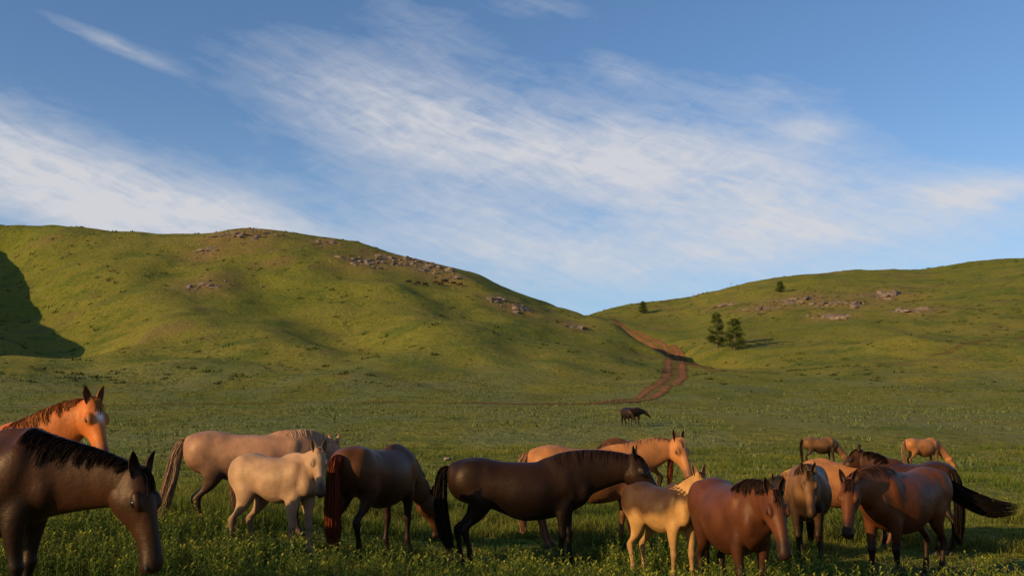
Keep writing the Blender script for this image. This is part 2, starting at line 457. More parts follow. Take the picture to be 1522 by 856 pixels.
FL = [(.46,.10,1.02,.13,.09),(.50,.13,.86,.125,.09),(.49,.145,.74,.100,.080),(.49,.145,.62,.072,.060),(.495,.135,.50,.053,.047),(.502,.13,.43,.056,.051),(.497,.13,.37,.041,.039),(.493,.13,.26,.034,.031),(.49,.13,.165,.044,.041),(.515,.13,.10,.034,.033),(.53,.13,.06,.050,.045),(.545,.13,0,.066,.060)]
HL = [(-.50,.11,1.12,.21,.13),(-.47,.15,.96,.215,.13),(-.42,.165,.82,.165,.11),(-.45,.155,.71,.118,.082),(-.53,.145,.60,.080,.056),(-.64,.14,.515,.062,.046),(-.66,.14,.46,.057,.045),(-.64,.14,.36,.040,.036),(-.618,.14,.26,.036,.033),(-.602,.14,.165,.046,.042),(-.570,.14,.10,.035,.034),(-.555,.14,.06,.050,.045),(-.54,.14,0,.066,.060)]
TRK = [(-.80,1.16,.07,.05),(-.77,1.12,.18,.13),(-.69,1.09,.25,.20),(-.55,1.08,.295,.255),(-.40,1.065,.310,.275),(-.22,1.01,.32,.295),(0,.955,.365,.335),(.2,.955,.365,.325),(.37,.98,.355,.275),(.50,1.015,.35,.23),(.62,1.03,.30,.19),(.72,1.03,.235,.165),(.79,1.04,.12,.10)]

def ribbon_batch(paths, widths, cols):
    paths = np.asarray(paths); n, k, _ = paths.shape
    T = np.gradient(paths, axis=1); r = RNG.normal(size=(n, 1, 3))
    side = np.cross(T, np.broadcast_to(r, T.shape)); side /= np.linalg.norm(side, axis=2)[..., None] + 1e-9
    tap = np.linspace(1, .3, k)[None, :, None] * np.asarray(widths)[:, None, None]
    V = np.stack([paths - side * tap, paths + side * tap], 2).reshape(-1, 3)
    ix = np.arange(n * k * 2).reshape(n, k, 2)
    F = np.stack([ix[:, :-1, 0], ix[:, :-1, 1], ix[:, 1:, 1], ix[:, 1:, 0]], -1).reshape(-1, 4)
    return V, F, np.repeat(np.asarray(cols), k * 2, 0)

COATS = {  # low and pts are partly painted shade: darker coats deepened on belly and legs
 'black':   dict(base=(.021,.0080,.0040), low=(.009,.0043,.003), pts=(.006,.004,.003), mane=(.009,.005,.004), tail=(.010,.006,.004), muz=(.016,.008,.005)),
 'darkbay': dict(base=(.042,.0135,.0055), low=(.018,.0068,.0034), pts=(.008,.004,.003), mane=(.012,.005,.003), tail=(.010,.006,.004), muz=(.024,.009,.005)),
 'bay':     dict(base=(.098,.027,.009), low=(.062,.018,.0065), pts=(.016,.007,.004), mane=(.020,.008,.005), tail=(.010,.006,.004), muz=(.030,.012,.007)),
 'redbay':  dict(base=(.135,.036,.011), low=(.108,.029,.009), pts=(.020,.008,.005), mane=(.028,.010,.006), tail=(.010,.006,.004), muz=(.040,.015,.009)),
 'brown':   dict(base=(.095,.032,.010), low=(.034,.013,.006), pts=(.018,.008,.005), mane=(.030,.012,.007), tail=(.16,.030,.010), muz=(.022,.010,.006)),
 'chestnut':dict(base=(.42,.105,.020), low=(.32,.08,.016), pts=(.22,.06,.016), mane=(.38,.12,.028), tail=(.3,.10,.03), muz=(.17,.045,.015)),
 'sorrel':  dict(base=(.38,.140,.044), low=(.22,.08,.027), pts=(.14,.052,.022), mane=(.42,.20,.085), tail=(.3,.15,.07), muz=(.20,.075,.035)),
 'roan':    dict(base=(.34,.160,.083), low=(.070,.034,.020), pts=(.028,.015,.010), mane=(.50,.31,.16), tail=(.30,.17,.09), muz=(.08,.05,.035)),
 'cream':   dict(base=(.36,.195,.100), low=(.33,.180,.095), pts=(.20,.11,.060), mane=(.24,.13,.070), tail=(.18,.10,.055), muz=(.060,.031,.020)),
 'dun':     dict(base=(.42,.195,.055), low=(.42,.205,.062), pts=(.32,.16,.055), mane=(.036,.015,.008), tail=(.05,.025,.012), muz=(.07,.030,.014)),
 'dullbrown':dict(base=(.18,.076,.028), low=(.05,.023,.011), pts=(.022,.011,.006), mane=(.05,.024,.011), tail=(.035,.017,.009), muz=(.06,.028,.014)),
}

def build_horse_meshes(coat, poll, hyaw, hpitch, xs=1, girth=1, legs=(0, 0, 0, 0), tail=None, mside=-1, voxel=.016, hs=1.0,
                       mane_len=1.0, star=0, seed=1, tail_len=1.0, hair=1.0, neckw=1.0, nk=0.0, dorsal=0.0, trad=1.0):
    ct = COATS[coat]; P = Parts(); rg = np.random.default_rng(seed)
    Y_ = np.array([0, 1.0, 0])
    D = cr(TRK, 46); C = np.stack([D[:, 0] * xs, D[:, 0] * 0, D[:, 1] + D[:, 2] * (1 - girth)], 1); m = len(C)
    P.loft(C, np.tile(-Y_, (m, 1)), np.tile(ZU, (m, 1)), D[:, 3] * (girth * .5 + .5), D[:, 2] * girth, 0, D[:, 0], 28)
    gw = girth * .5 + .5
    for sd in (1, -1):      # shoulder, haunch, breast, hip point, elbow, stifle
        for cx, cy, cz, r_, rot_ in ((.44, .170, 1.02, (.14, .085, .27), 24), (-.52, .148, 1.09, (.25, .145, .26), -12), (.68, .090, .97, (.115, .095, .155), 0),
                                     (-.345, .185, 1.225, (.085, .06, .06), 10), (.43, .17, .80, (.07, .06, .09), 0), (-.34, .175, .84, (.09, .065, .12), 20)):
            v, f = ell(np.array([cx * xs, sd * cy * gw, cz]), r_, 0, roty(math.radians(rot_))); P.add(v, f, np.tile([0, cx, 0, 0], (len(v), 1)))
    v, f = ell(np.array([.40 * xs, 0, 1.27]), (.28, .075, .125), 0); P.add(v, f, np.tile([0, .4, 0, 1], (len(v), 1)))
    for k, (tab, sd) in enumerate(((FL, -1), (FL, 1), (HL, -1), (HL, 1))):
        D = np.array(tab, float).copy(); top = D[0, [0, 2]].copy(); a = math.radians(legs[k])
        w = np.clip((top[1] - D[:, 2]) / top[1], 0, 1)
        D[:, 0] += math.tan(a) * w * top[1] * .9
        D = cr(D, 40); C = np.stack([D[:, 0] + (xs - 1) * top[0], D[:, 1] * sd * (.55 + .45 * girth), D[:, 2]], 1)
        n_ = len(C); P.loft(C, np.tile(Y_, (n_, 1)), np.tile([1., 0, 0], (n_, 1)), D[:, 4], D[:, 3], 3, D[:, 2], 16)
    # head frame
    hy, hp = math.radians(hyaw), math.radians(hpitch)
    T = np.array([math.cos(hy) * math.cos(hp), math.sin(hy) * math.cos(hp), -math.sin(hp)])
    S = nrm(np.cross(T, ZU)); U = np.cross(S, T); H = np.array(poll, float); L = .60 * hs
    tt = [-.10, -.04, .05, .16, .28, .40, .52, .64, .76, .87, .95, 1.0, 1.02]
    dep = [.03, .075, .115, .148, .152, .128, .100, .083, .074, .074, .070, .050, .02]
    wid = [.03, .06, .085, .100, .106, .090, .070, .060, .056, .060, .060, .042, .02]
    top = [.05, .085, .10, .108, .108, .100, .092, .084, .076, .070, .058, .040, .02]
    D = cr(np.stack([tt, dep, wid, top], 1), 50)
    C = H + T * (D[:, :1] * L) + U * ((D[:, 3] - D[:, 1]) * hs)[:, None]
    n_ = len(C); P.loft(C, np.tile(S, (n_, 1)), np.tile(U, (n_, 1)), D[:, 2] * hs, D[:, 1] * hs, 2, D[:, 0], 22)
    R = np.stack([T, S, U], 1)
    for sd in (1, -1):
        for t, s_, u_, r in ((.30, .080, .057, (.062, .030, .034)), (.20, .062, -.085, (.09, .042, .08)), (.93, .038, -.01, (.036, .026, .034))):
            v, f = ell(H + T * L * t + S * sd * s_ * hs + U * u_ * hs, np.array(r) * hs, 2, R); P.add(v, f, np.tile([2, t, .8, .1], (len(v), 1)))
    v, f = ell(H + T * L * .93 + U * -.078 * hs, np.array([.042, .034, .028]) * hs, 2, R); P.add(v, f, np.tile([2, .95, 0, -1], (len(v), 1)))
    # neck
    P0 = np.array([.47 * xs, 0, 1.06]); P3 = H + T * L * .10 + U * (-.035 * hs)
    dv = P3 - P0
    P1 = P0 + np.array([.20, dv[1] * .15, .16 if dv[2] > 0 else -.02]); P2 = P0 + dv * .70 + np.array([0, 0, .05 + nk])
    t = np.linspace(0, 1, 26)[:, None]
    C = (1 - t) ** 3 * P0 + 3 * t * (1 - t) ** 2 * P1 + 3 * t * t * (1 - t) * P2 + t ** 3 * P3
    TT = np.gradient(C, axis=0); TT /= np.linalg.norm(TT, axis=1)[:, None]
    SN = np.cross(TT, ZU); SN /= np.linalg.norm(SN, axis=1)[:, None]
    t1 = t[:, 0]; bl = np.clip((t1 - .55) / .45, 0, 1)[:, None] ** 1.5
    SN = SN * (1 - bl) + S * bl; SN /= np.linalg.norm(SN, axis=1)[:, None]
    UN = np.cross(SN, TT)
    rh = np.interp(t1, [0, .2, .45, .7, .9, 1], [.31, .275, .23, .188, .152, .130]) * (hs * .5 + .5) * neckw
    rw = np.interp(t1, [0, .2, .45, .7, .9, 1], [.21, .165, .117, .092, .084, .086]) * (hs * .5 + .5) * neckw * (.6 + .4 * girth)
    P.loft(C, SN, UN, rw, rh, 1, t1, 22)
    # remesh into one skin
    V = np.concatenate(P.V); info = np.concatenate(P.L)
    tm = bpy.data.meshes.new('tmp'); tm.from_pydata(V.tolist(), [], P.F); tm.update()
    ob = bpy.data.objects.new('tmp', tm); scene.collection.objects.link(ob)
    r = ob.modifiers.new('r', 'REMESH'); r.mode = 'VOXEL'; r.voxel_size = voxel; r.use_smooth_shade = True
    s = ob.modifiers.new('s', 'SMOOTH'); s.factor = .5; s.iterations = 5 if voxel < .02 else 3
    dg = bpy.context.evaluated_depsgraph_get(); ev = ob.evaluated_get(dg)
    body = bpy.data.meshes.new_from_object(ev); bpy.data.objects.remove(ob); bpy.data.meshes.remove(tm)
    body.name = 'body'
    n = len(body.vertices); co = np.zeros(n * 3, dtype=np.float32); body.vertices.foreach_get('co', co); co = co.reshape(-1, 3)
    kd = kdtree.KDTree(len(V))
    for i_, p in enumerate(V): kd.insert(p, i_)
    kd.balance()
    near = np.array([kd.find(p)[1] for p in co.astype(float)]); I = info[near]
    # blend the big muscle masses into one another (head and lower limbs keep their detail)
    ed = np.zeros(len(body.edges) * 2, dtype=np.int32); body.edges.foreach_get('vertices', ed); ed = ed.reshape(-1, 2)
    deg = np.bincount(ed.ravel(), minlength=n).astype(float) + 1e-9
    wt = np.where(I[:, 0] == 2, 0.0, np.where((I[:, 0] == 1), .8, sstep(.66, .86, co[:, 2])))
    wt = np.where((I[:, 0] == 1), .8 * (1 - sstep(.7, .95, I[:, 1])), wt)
    c64 = co.astype(float); itn = int(26 * (.013 / voxel) ** 1.0) if voxel < .02 else 4
    for _ in range(itn):
        av = np.stack([(np.bincount(ed[:, 0], c64[ed[:, 1], q_], n) + np.bincount(ed[:, 1], c64[ed[:, 0], q_], n)) / deg for q_ in range(3)], 1)
        c64 = c64 + (av - c64) * (wt * .6)[:, None]
    co = c64.astype(np.float32); body.vertices.foreach_set('co', co.ravel()); body.update()
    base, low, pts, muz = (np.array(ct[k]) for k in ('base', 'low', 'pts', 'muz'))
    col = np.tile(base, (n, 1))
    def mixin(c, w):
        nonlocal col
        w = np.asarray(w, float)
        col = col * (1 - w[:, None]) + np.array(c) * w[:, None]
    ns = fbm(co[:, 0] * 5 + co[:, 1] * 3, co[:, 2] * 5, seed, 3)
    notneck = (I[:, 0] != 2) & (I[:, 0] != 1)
    mixin(low, np.where(notneck, 1 - sstep(.72, 1.12, co[:, 2] + (ns - .5) * .25), 0))  # lower body darkens downward: coat tone plus shade put into the colour
    leg = I[:, 0] == 3
    if dorsal: mixin(ct['mane'], np.where(notneck, sstep(.86, 1.04, co[:, 2] + (ns - .5) * .2 - .25 * sstep(.3, .75, co[:, 0])), 0) * dorsal)
    mixin(pts, np.where(notneck & (co[:, 2] < .78), 1 - sstep(.40, .70, co[:, 2] + (ns - .5) * .15), 0))
    mixin((.03, .025, .02), np.where(leg, 1 - sstep(.055, .065, co[:, 2]), 0) * .8)
    head = I[:, 0] == 2
    mixin(muz, np.where(head, sstep(.62, .86, I[:, 1]), 0))
    q = (co - H) @ R
    if star:
        w = np.exp(-((q[:, 0] / L - .28) / .09) ** 2 - (q[:, 1] / .028) ** 2) * (q[:, 2] > .03)
        mixin((.6, .5, .42), np.where(head, np.clip(w * 1.5, 0, 1), 0))
    w = np.exp(-((q[:, 0] - L * .315) ** 2 + (abs(q[:, 1]) - .09 * hs) ** 2 + (q[:, 2] - .045 * hs) ** 2) / (.038 * hs) ** 2)
    mixin(pts * .4, np.where(head, w * .9, 0))
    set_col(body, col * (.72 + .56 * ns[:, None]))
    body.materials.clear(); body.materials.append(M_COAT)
    out = {'body': body}
    # ears
    EV, EF, EC, n0 = [], [], [], 0
    for sd in (1, -1):
        b0 = H + T * L * .015 + U * .07 * hs + S * sd * .055 * hs
        up = nrm(-T * .8 + U * .42 + S * sd * .34 + ZU * .3); fw = nrm(np.cross(S, up)); fw = fw if fw @ U > 0 else -fw
        fw = nrm(fw + S * sd * .25); sdv = nrm(np.cross(up, fw))
        le = .14 * hs; K = 9
        ff = np.linspace(-.2, 1, 10)
        wv = np.interp(ff, [-.2, 0, .3, .6, .85, 1], [.030, .034, .038, .030, .016, .002]) * hs
        ring = []
        for f_, w_ in zip(ff, wv):
            c = b0 + up * le * f_ - fw * .012 * math.sin(f_ * 2.5)
            for j in range(K):
                a = math.pi * (j / (K - 1))
                ring.append(c + sdv * w_ * math.cos(a) - fw * w_ * .8 * math.sin(a))
            for j in range(K - 2, 0, -1):
                a = math.pi * (j / (K - 1)); ring.append(c + sdv * w_ * .85 * math.cos(a) - fw * w_ * (.8 * math.sin(a) - .22))
        kk = 2 * K - 2; ring = np.array(ring)
        for i_ in range(9):
            for j in range(kk): EF.append([n0 + i_ * kk + j, n0 + i_ * kk + (j + 1) % kk, n0 + (i_ + 1) * kk + (j + 1) % kk, n0 + (i_ + 1) * kk + j])
        cc = np.tile(base * .9, (len(ring), 1)); inner = (np.arange(len(ring)) % kk) >= K; cc[inner] = pts * .5
        tipw = np.repeat(np.clip((ff - .6) * 2.5, 0, 1), kk)[:, None] * .6; cc = cc * (1 - tipw) + pts * tipw
        EV.append(ring); EC.append(cc); n0 += len(ring)
    out['ears'] = mesh_np('ears', np.concatenate(EV), np.array(EF), [M_COAT], np.concatenate(EC), True)
    # eyes / nostrils
    EV, EF, n0, mi = [], [], 0, []
    for sd in (1, -1):
        for (t_, s_, u_, r_, mm) in ((.315, .093, .042, (.027, .019, .021), 0), (.955, .055, -.004, (.019, .012, .015), 1)):
            v, f = ell(H + T * L * t_ + S * sd * s_ * hs + U * u_ * hs, np.array(r_) * hs, 0, R, 8, 10)
            EV.append(v); EF += [[q_ + n0 for q_ in g] for g in f]; n0 += len(v); mi += [mm] * len(f)
    em = bpy.data.meshes.new('eyes'); em.from_pydata(np.concatenate(EV).tolist(), [], EF)
    em.materials.append(M_EYE); em.materials.append(M_NOS); em.polygons.foreach_set('material_index', mi); em.polygons.foreach_set('use_smooth', [True] * len(mi)); em.update()
    out['eyes'] = em
    # mane : locks that hug the neck and hang down
    nm = int(1900 * hair); mc = np.array(ct['mane'])
    s0 = rg.uniform(.08, 1.0, nm); k = 7
    def atc(ss): return (np.stack([np.interp(ss, t1, A_[:, q_]) for q_ in range(3)], -1) for A_ in (C, SN, UN))
    lock = np.round(s0 * 26) ; lr = rg.uniform(.7, 1.15, 40)[lock.astype(int)]; lsh = rg.normal(size=40)[lock.astype(int)] * .02
    sideS = mside * np.where(rg.random(nm) < .93, 1, -1)
    ln = rg.uniform(.75, 1.1, nm) * lr * mane_len * np.interp(s0, [0, .3, 1], [.55, 1, .9])
    f_ = np.linspace(0, 1, k)
    ss = np.clip(s0[:, None] + (lsh + rg.normal(size=nm) * .012)[:, None] * f_[None] - .05 * f_[None], 0.02, 1)
    ci, si, ui = atc(ss); rwi = np.interp(ss, t1, rw); rhi = np.interp(ss, t1, rh)
    ang = math.pi / 2 - np.outer(ln, f_ * 1.15)
    off = .002 + .016 * np.sin(f_ * 2.6)[None] * rg.uniform(.3, 1, nm)[:, None]
    paths = ci + si * (sideS[:, None] * (rwi + off) * np.cos(ang))[..., None] + ui * ((rhi - .016 + off) * np.sin(ang))[..., None]
    paths = paths + rg.normal(size=(nm, 1, 3)) * .007 * f_[None, :, None]
    cc = mc * rg.uniform(.6, 1.4, (nm, 1)) * lr[:, None]; v1, f1, c1 = ribbon_batch(paths, rg.uniform(.002, .005, nm), cc)
    nf = int(90 * hair * mane_len) + 2; st = H + U * .09 * hs + T * -.01 + S * (rg.normal(size=(nf, 1)) * .016)
    tip = T * (L * rg.uniform(.16, .34, (nf, 1)) * mane_len ** .5) + S * (rg.normal(size=(nf, 1)) * .022) + U * rg.uniform(0, .012, (nf, 1))
    pf = st[:, None] + tip[:, None] * f_[None, :, None] + U * (.024 * np.sin(f_ * 3.1))[None, :, None]
    v2, f2, c2 = ribbon_batch(pf, rg.uniform(.002, .006, nf), mc * rg.uniform(.6, 1.4, (nf, 1)))
    out['mane'] = mesh_np('mane', np.concatenate([v1, v2]), np.concatenate([f1, f2 + len(v1)]), [M_HAIR], np.concatenate([c1, c2]), True)
    # tail
    tb = np.array([-.755 * xs, 0, 1.22])
    if tail is None: tail = [(0, 0, 0), (-.08, 0, .0), (-.14, .0, -.18), (-.15, 0, -.5), (-.12, 0, -.78), (-.10, 0, -1.0)]
    tc_ = np.array(tail, float) * tail_len + tb; k = 12; cen = cr(tc_, k)
    rad = np.interp(np.linspace(0, 1, k), [0, .12, .4, .75, 1], [.030, .036, .068, .078, .045]) * (tail_len ** .5)
    rad = rad * np.interp(np.linspace(0, 1, k), [0, .3, 1], [1, trad, trad])
    nt = int(900 * hair)
    dirv = rg.normal(size=(nt, 3)); dirv /= np.linalg.norm(dirv, axis=1)[:, None]; dirv *= rg.uniform(.4, 1.0, (nt, 1)) ** .5
    endf = rg.uniform(.5, 1.06, nt); kk = 10; fr = np.linspace(0, 1, kk)
    q = np.clip(np.outer(endf, fr), 0, 1.0) * (k - 1)
    cp = np.stack([np.interp(q, np.arange(k), cen[:, a_]) for a_ in range(3)], -1); rr = np.interp(q, np.arange(k), rad)
    wob = .016 * np.sin(q * rg.uniform(.5, 1.3, (nt, 1)) + rg.uniform(0, 6, (nt, 1))) * trad
    paths = cp + dirv[:, None] * rr[..., None] + wob[..., None] * dirv[:, None, [1, 2, 0]]
    tcl = np.array(ct['tail']) * rg.uniform(.55, 1.5, (nt, 1)); v1, f1, c1 = ribbon_batch(paths, rg.uniform(.003, .007, nt), tcl)
    TP = Parts(); dT = np.gradient(cen, axis=0); dT /= np.linalg.norm(dT, axis=1)[:, None]
    Sx = np.cross(dT, np.tile([0, 1., 0], (k, 1))); Sx /= np.linalg.norm(Sx, axis=1)[:, None]; Ux = np.cross(Sx, dT)
    rc = rad * .6 / trad * np.interp(np.linspace(0, 1, k), [0, .6, 1], [1, 1, .1])
    TP.loft(cen, Sx, Ux, rc, rc, 0, np.zeros(k), 10)
    v2 = TP.V[0]; f2 = np.array([f for f in TP.F if len(f) == 4])
    out['tail'] = mesh_np('tail', np.concatenate([v1, v2]), np.concatenate([f1, f2 + len(v1)]), [M_HAIR], np.concatenate([c1, np.tile(np.array(ct['tail']) * .7, (len(v2), 1))]), True)
    return out

def place(name, meshes, X, Y, heading, scale, dz=0.0):
    e = bpy.data.objects.new(name, None); link(e); e.empty_display_size = .3
    e.location = (X, Y, h1(X, Y) + dz - .01); e.rotation_euler = (0, 0, math.radians(heading)); e.scale = (scale,) * 3
    for k, m in meshes.items(): link(bpy.data.objects.new(k, m), e)
    return e
def horse(name, X, Y, heading, scale, coat, poll, wyaw, pitch, dz=0, **kw):
    place(name, build_horse_meshes(coat, poll, wyaw - heading, pitch, **kw), X, Y, heading, scale, dz)

horse('dark_bay_horse', -3.95, 7.3, -8, 1.0, 'darkbay', (1.30, 0, 1.06), -24, 70, seed=1, voxel=.011, hs=1.14, mside=1, legs=(4, -4, 0, 3), neckw=1.06)
horse('chestnut_horse', -5.28, 10.0, -8, 1.06, 'chestnut', (1.08, 0, 1.55), -36, 62, seed=2, voxel=.013, hs=1.04, star=1, mside=1, neckw=1.10)
horse('palomino_horse', -3.50, 13.6, 4, 1.0, 'roan', (1.02, .28, 1.18), 62, 66, seed=3, xs=1.14, mside=-1, legs=(6, 2, 5, -4), mane_len=1.1,
      tail=[(0,0,0),(-.08,0,.0),(-.15,0,-.2),(-.20,-.02,-.5),(-.26,-.03,-.8),(-.32,-.03,-1.0)], trad=1.25)
horse('cream_foal', -2.78, 11.9, -28, .88, 'cream', (.74, -.04, 1.40), -70, 60, seed=4, voxel=.012, xs=.86, girth=.82, hs=1.04, mane_len=.35, tail_len=.6, hair=.6, neckw=.86, legs=(-3, 5, -4, 4))
horse('brown_horse', -1.76, 13.2, 64, 1.04, 'brown', (1.08, -.08, .70), 36, 70, seed=5, legs=(3, -5, 3, -4), xs=1.0, mside=-1,
      tail=[(0,0,0),(-.10,0,.0),(-.17,.0,-.2),(-.17,0,-.55),(-.15,0,-.85),(-.12,0,-1.12)], trad=1.3)
horse('black_horse', .10, 12.9, -2, 1.0, 'black', (1.42, 0, 1.34), -20, 56, seed=6, voxel=.013, xs=1.16, hs=1.18, mside=-1, mane_len=1.25, legs=(-4, 5, 5, -6), neckw=1.12,
      tail=[(0,0,0),(-.08,0,.0),(-.13,0,-.15),(-.14,0,-.45),(-.08,0,-.75),(0,0,-1.0)], trad=1.25)
horse('sorrel_horse', 1.15, 15.2, 0, 1.1, 'sorrel', (1.20, -.05, 1.42), -62, 60, seed=7, xs=1.05, mside=-1, legs=(3, -5, 0, 4), mane_len=.8)
horse('dun_foal', 1.72, 11.7, -60, .82, 'dun', (.70, .08, 1.50), -78, 60, seed=8, voxel=.012, xs=.88, girth=.86, hs=1.02, mane_len=.35, tail_len=.6, hair=.6, neckw=.92, dorsal=.92, legs=(-4, 4, 3, -3))
horse('bay_horse', 2.24, 10.4, -80, .93, 'bay', (1.0, .04, 1.28), -84, 64, seed=9, voxel=.011, hs=1.1, girth=1.02, mside=1, legs=(3, -3, 3, -3))
horse('brown_horse', 4.08, 14.0, -108, .97, 'dullbrown', (1.05, .05, 1.28), -102, 60, seed=10, mside=1, legs=(3, -3, 2, -3))
horse('bay_horse', 4.80, 12.4, -142, 1.0, 'redbay', (1.14, 0, 1.22), -118, 62, seed=11, voxel=.013, mside=1, legs=(6, -4, -3, 6), hs=1.08, neckw=1.06,
      tail=[(0,0,.0),(-.08,.03,-.05),(-.2,.15,-.18),(-.38,.3,-.30),(-.56,.45,-.38),(-.74,.6,-.38)], trad=1.7)
horse('roan_horse', 5.35, 16.2, 178, .98, 'sorrel', (1.15, 0, 1.0), 170, 62, seed=12, xs=1.05)
horse('dark_bay_horse', 6.0, 15.2, 112, .98, 'darkbay', (.98, .1, 1.45), 172, 45, seed=13)
horse('dun_horse', 13.9, 45.5, 4, .97, 'dullbrown', (1.12, 0, .60), 0, 62, seed=14, voxel=.022, hair=.5, legs=(8, -2, -6, 4))
horse('chestnut_horse', 17.3, 42.5, 12, 1.0, 'sorrel', (1.12, -.1, .60), -20, 62, seed=15, voxel=.022, hair=.5, legs=(8, -3, -4, 4))
horse('brown_horse', 3.1, 26.0, 180, 1.08, 'brown', (1.12, 0, .62), 180, 62, seed=16, voxel=.022, hair=.5, dz=.05)
horse('dark_bay_horse', 8.95, 78, -70, 1.0, 'black', (1.12, 0, .75), -60, 62, seed=17, voxel=.03, hair=.5)
horse('dark_bay_horse', 9.85, 82, 10, 1.0, 'black', (1.12, 0, 1.0), 0, 50, seed=18, voxel=.03, hair=.5)
hm = build_horse_meshes('black', (1.12, 0, .62), 0, 62, seed=19, voxel=.04, hair=.25)
for k, px in enumerate([607, 621, 632, 647, 655, 663, 674, 684]):
    X, Y = ground_at_pixel(px, 422 + (k * 7 % 5), 200)
    place('black_horse', hm, X, Y, (0, 180, 30, -20, 170, 200, 10, 160)[k], 1.05)

# ------------------------------------------------------------------ grass
def blades(name, x, y, hgt, wid, lean, col, segs=2, mat=M_GRASS):
    n = len(x); z = height(x, y) - .01
    az = RNG.uniform(0, 2 * np.pi, n); la = RNG.uniform(0, 2 * np.pi, n)
    w = np.stack([np.cos(az), np.sin(az), np.zeros(n)], 1) * wid[:, None] * .5
    base = np.stack([x, y, z], 1); ld = np.stack([np.cos(la), np.sin(la), np.zeros(n)], 1) * (lean * hgt)[:, None]
    up = np.zeros((n, 3)); up[:, 2] = hgt
    if segs == 2:
        mid = base + up * .55 + ld * .3; tip = base + up * (1 - .15 * lean[:, None]) + ld
        V = np.stack([base - w, base + w, mid + w * .8, mid - w * .8, tip], 1).reshape(-1, 3)
        i = np.arange(n)[:, None] * 5
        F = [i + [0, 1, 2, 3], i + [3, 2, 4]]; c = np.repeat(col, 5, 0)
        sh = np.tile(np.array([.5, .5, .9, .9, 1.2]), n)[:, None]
    else:
        tip = base + up + ld; V = np.stack([base - w, base + w, tip], 1).reshape(-1, 3)
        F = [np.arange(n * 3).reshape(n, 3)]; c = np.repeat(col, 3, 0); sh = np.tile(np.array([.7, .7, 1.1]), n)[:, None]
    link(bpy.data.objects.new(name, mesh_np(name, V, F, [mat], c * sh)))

def field(y0, y1, n, smax=.64):
    yc = np.sqrt(RNG.uniform(y0 ** 2, y1 ** 2, n)); xc = RNG.uniform(-1, 1, n) * yc * smax
    return xc, yc
def gcol(x, y, n):
    a = fbm(x / 2.5, y / 2.5, 61, 3)[:, None]; b_ = RNG.random((n, 1))
    a = sstep(.25, .75, a)
    c = np.array([.080, .118, .011]) * (1 - a) + np.array([.195, .188, .026]) * a
    yel = (RNG.random((n, 1)) < .09); c = np.where(yel, np.array([.29, .22, .065]), c)
    return c * (.5 + .8 * b_)
xc, yc = field(7.5, 24, 14000)
k = 15; x = np.repeat(xc, k) + RNG.normal(size=len(xc) * k) * .07; y = np.repeat(yc, k) + RNG.normal(size=len(xc) * k) * .07
keep = RNG.random(len(x)) > dirtmask(x, y) * .93; x, y = x[keep], y[keep]; n = len(x)
tall = fbm(x / 1.3, y / 1.3, 71, 3)
hg = (.04 + .30 * sstep(.38, .8, tall)) * RNG.uniform(.5, 1.2, n) + .03
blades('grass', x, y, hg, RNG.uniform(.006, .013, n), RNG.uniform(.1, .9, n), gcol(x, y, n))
xc, yc = field(24, 62, 24000)
k = 6; x = np.repeat(xc, k) + RNG.normal(size=len(xc) * k) * .13; y = np.repeat(yc, k) + RNG.normal(size=len(xc) * k) * .13; n = len(x)
tall = fbm(x / 2.2, y / 2.2, 72, 3)
hg = (.04 + .22 * sstep(.4, .75, tall)) * RNG.uniform(.5, 1.2, n) + .02
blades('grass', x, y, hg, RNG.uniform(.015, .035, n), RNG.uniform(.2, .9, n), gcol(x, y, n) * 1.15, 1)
xc, yc = field(34, 215, 18000)
kp = fbm(xc / 7, yc / 16, 44, 4) + RNG.random(len(xc)) * .25 > .59; xc, yc = xc[kp], yc[kp]
k = 9; sz = np.repeat(RNG.uniform(.5, 1.3, len(xc)), k)
x = np.repeat(xc, k) + RNG.normal(size=len(xc) * k) * .22 * sz; y = np.repeat(yc, k) + RNG.normal(size=len(xc) * k) * .22 * sz; n = len(x)
cc = np.array([.20, .205, .070]) * RNG.uniform(.6, 1.3, (n, 1)); cc[RNG.random(n) < .35] *= [.6, .75, .35]
blades('sagebrush', x, y, RNG.uniform(.12, .30, n) * sz, RNG.uniform(.06, .14, n) * sz * (y / 110) ** .5, RNG.uniform(.2, .8, n), cc, 1)
# dark low shrubs and rank tussocks dotted over the hills
xc, yc = field(180, 640, 5200, .60)
kp = fbm(xc / 40, yc / 40, 54, 4) + RNG.random(len(xc)) * .3 > .66; xc, yc = xc[kp], yc[kp]
k = 12; sz = np.repeat(RNG.uniform(.4, 1.5, len(xc)), k)
x = np.repeat(xc, k) + RNG.normal(size=len(xc) * k) * .45 * sz; y = np.repeat(yc, k) + RNG.normal(size=len(xc) * k) * .45 * sz; n = len(x)
blades('shrubs', x, y, RNG.uniform(.2, .5, n) * sz, RNG.uniform(.25, .5, n) * sz, RNG.uniform(.1, .6, n), np.array([.070, .080, .015]) * RNG.uniform(.6, 1.5, (n, 1)), 1)

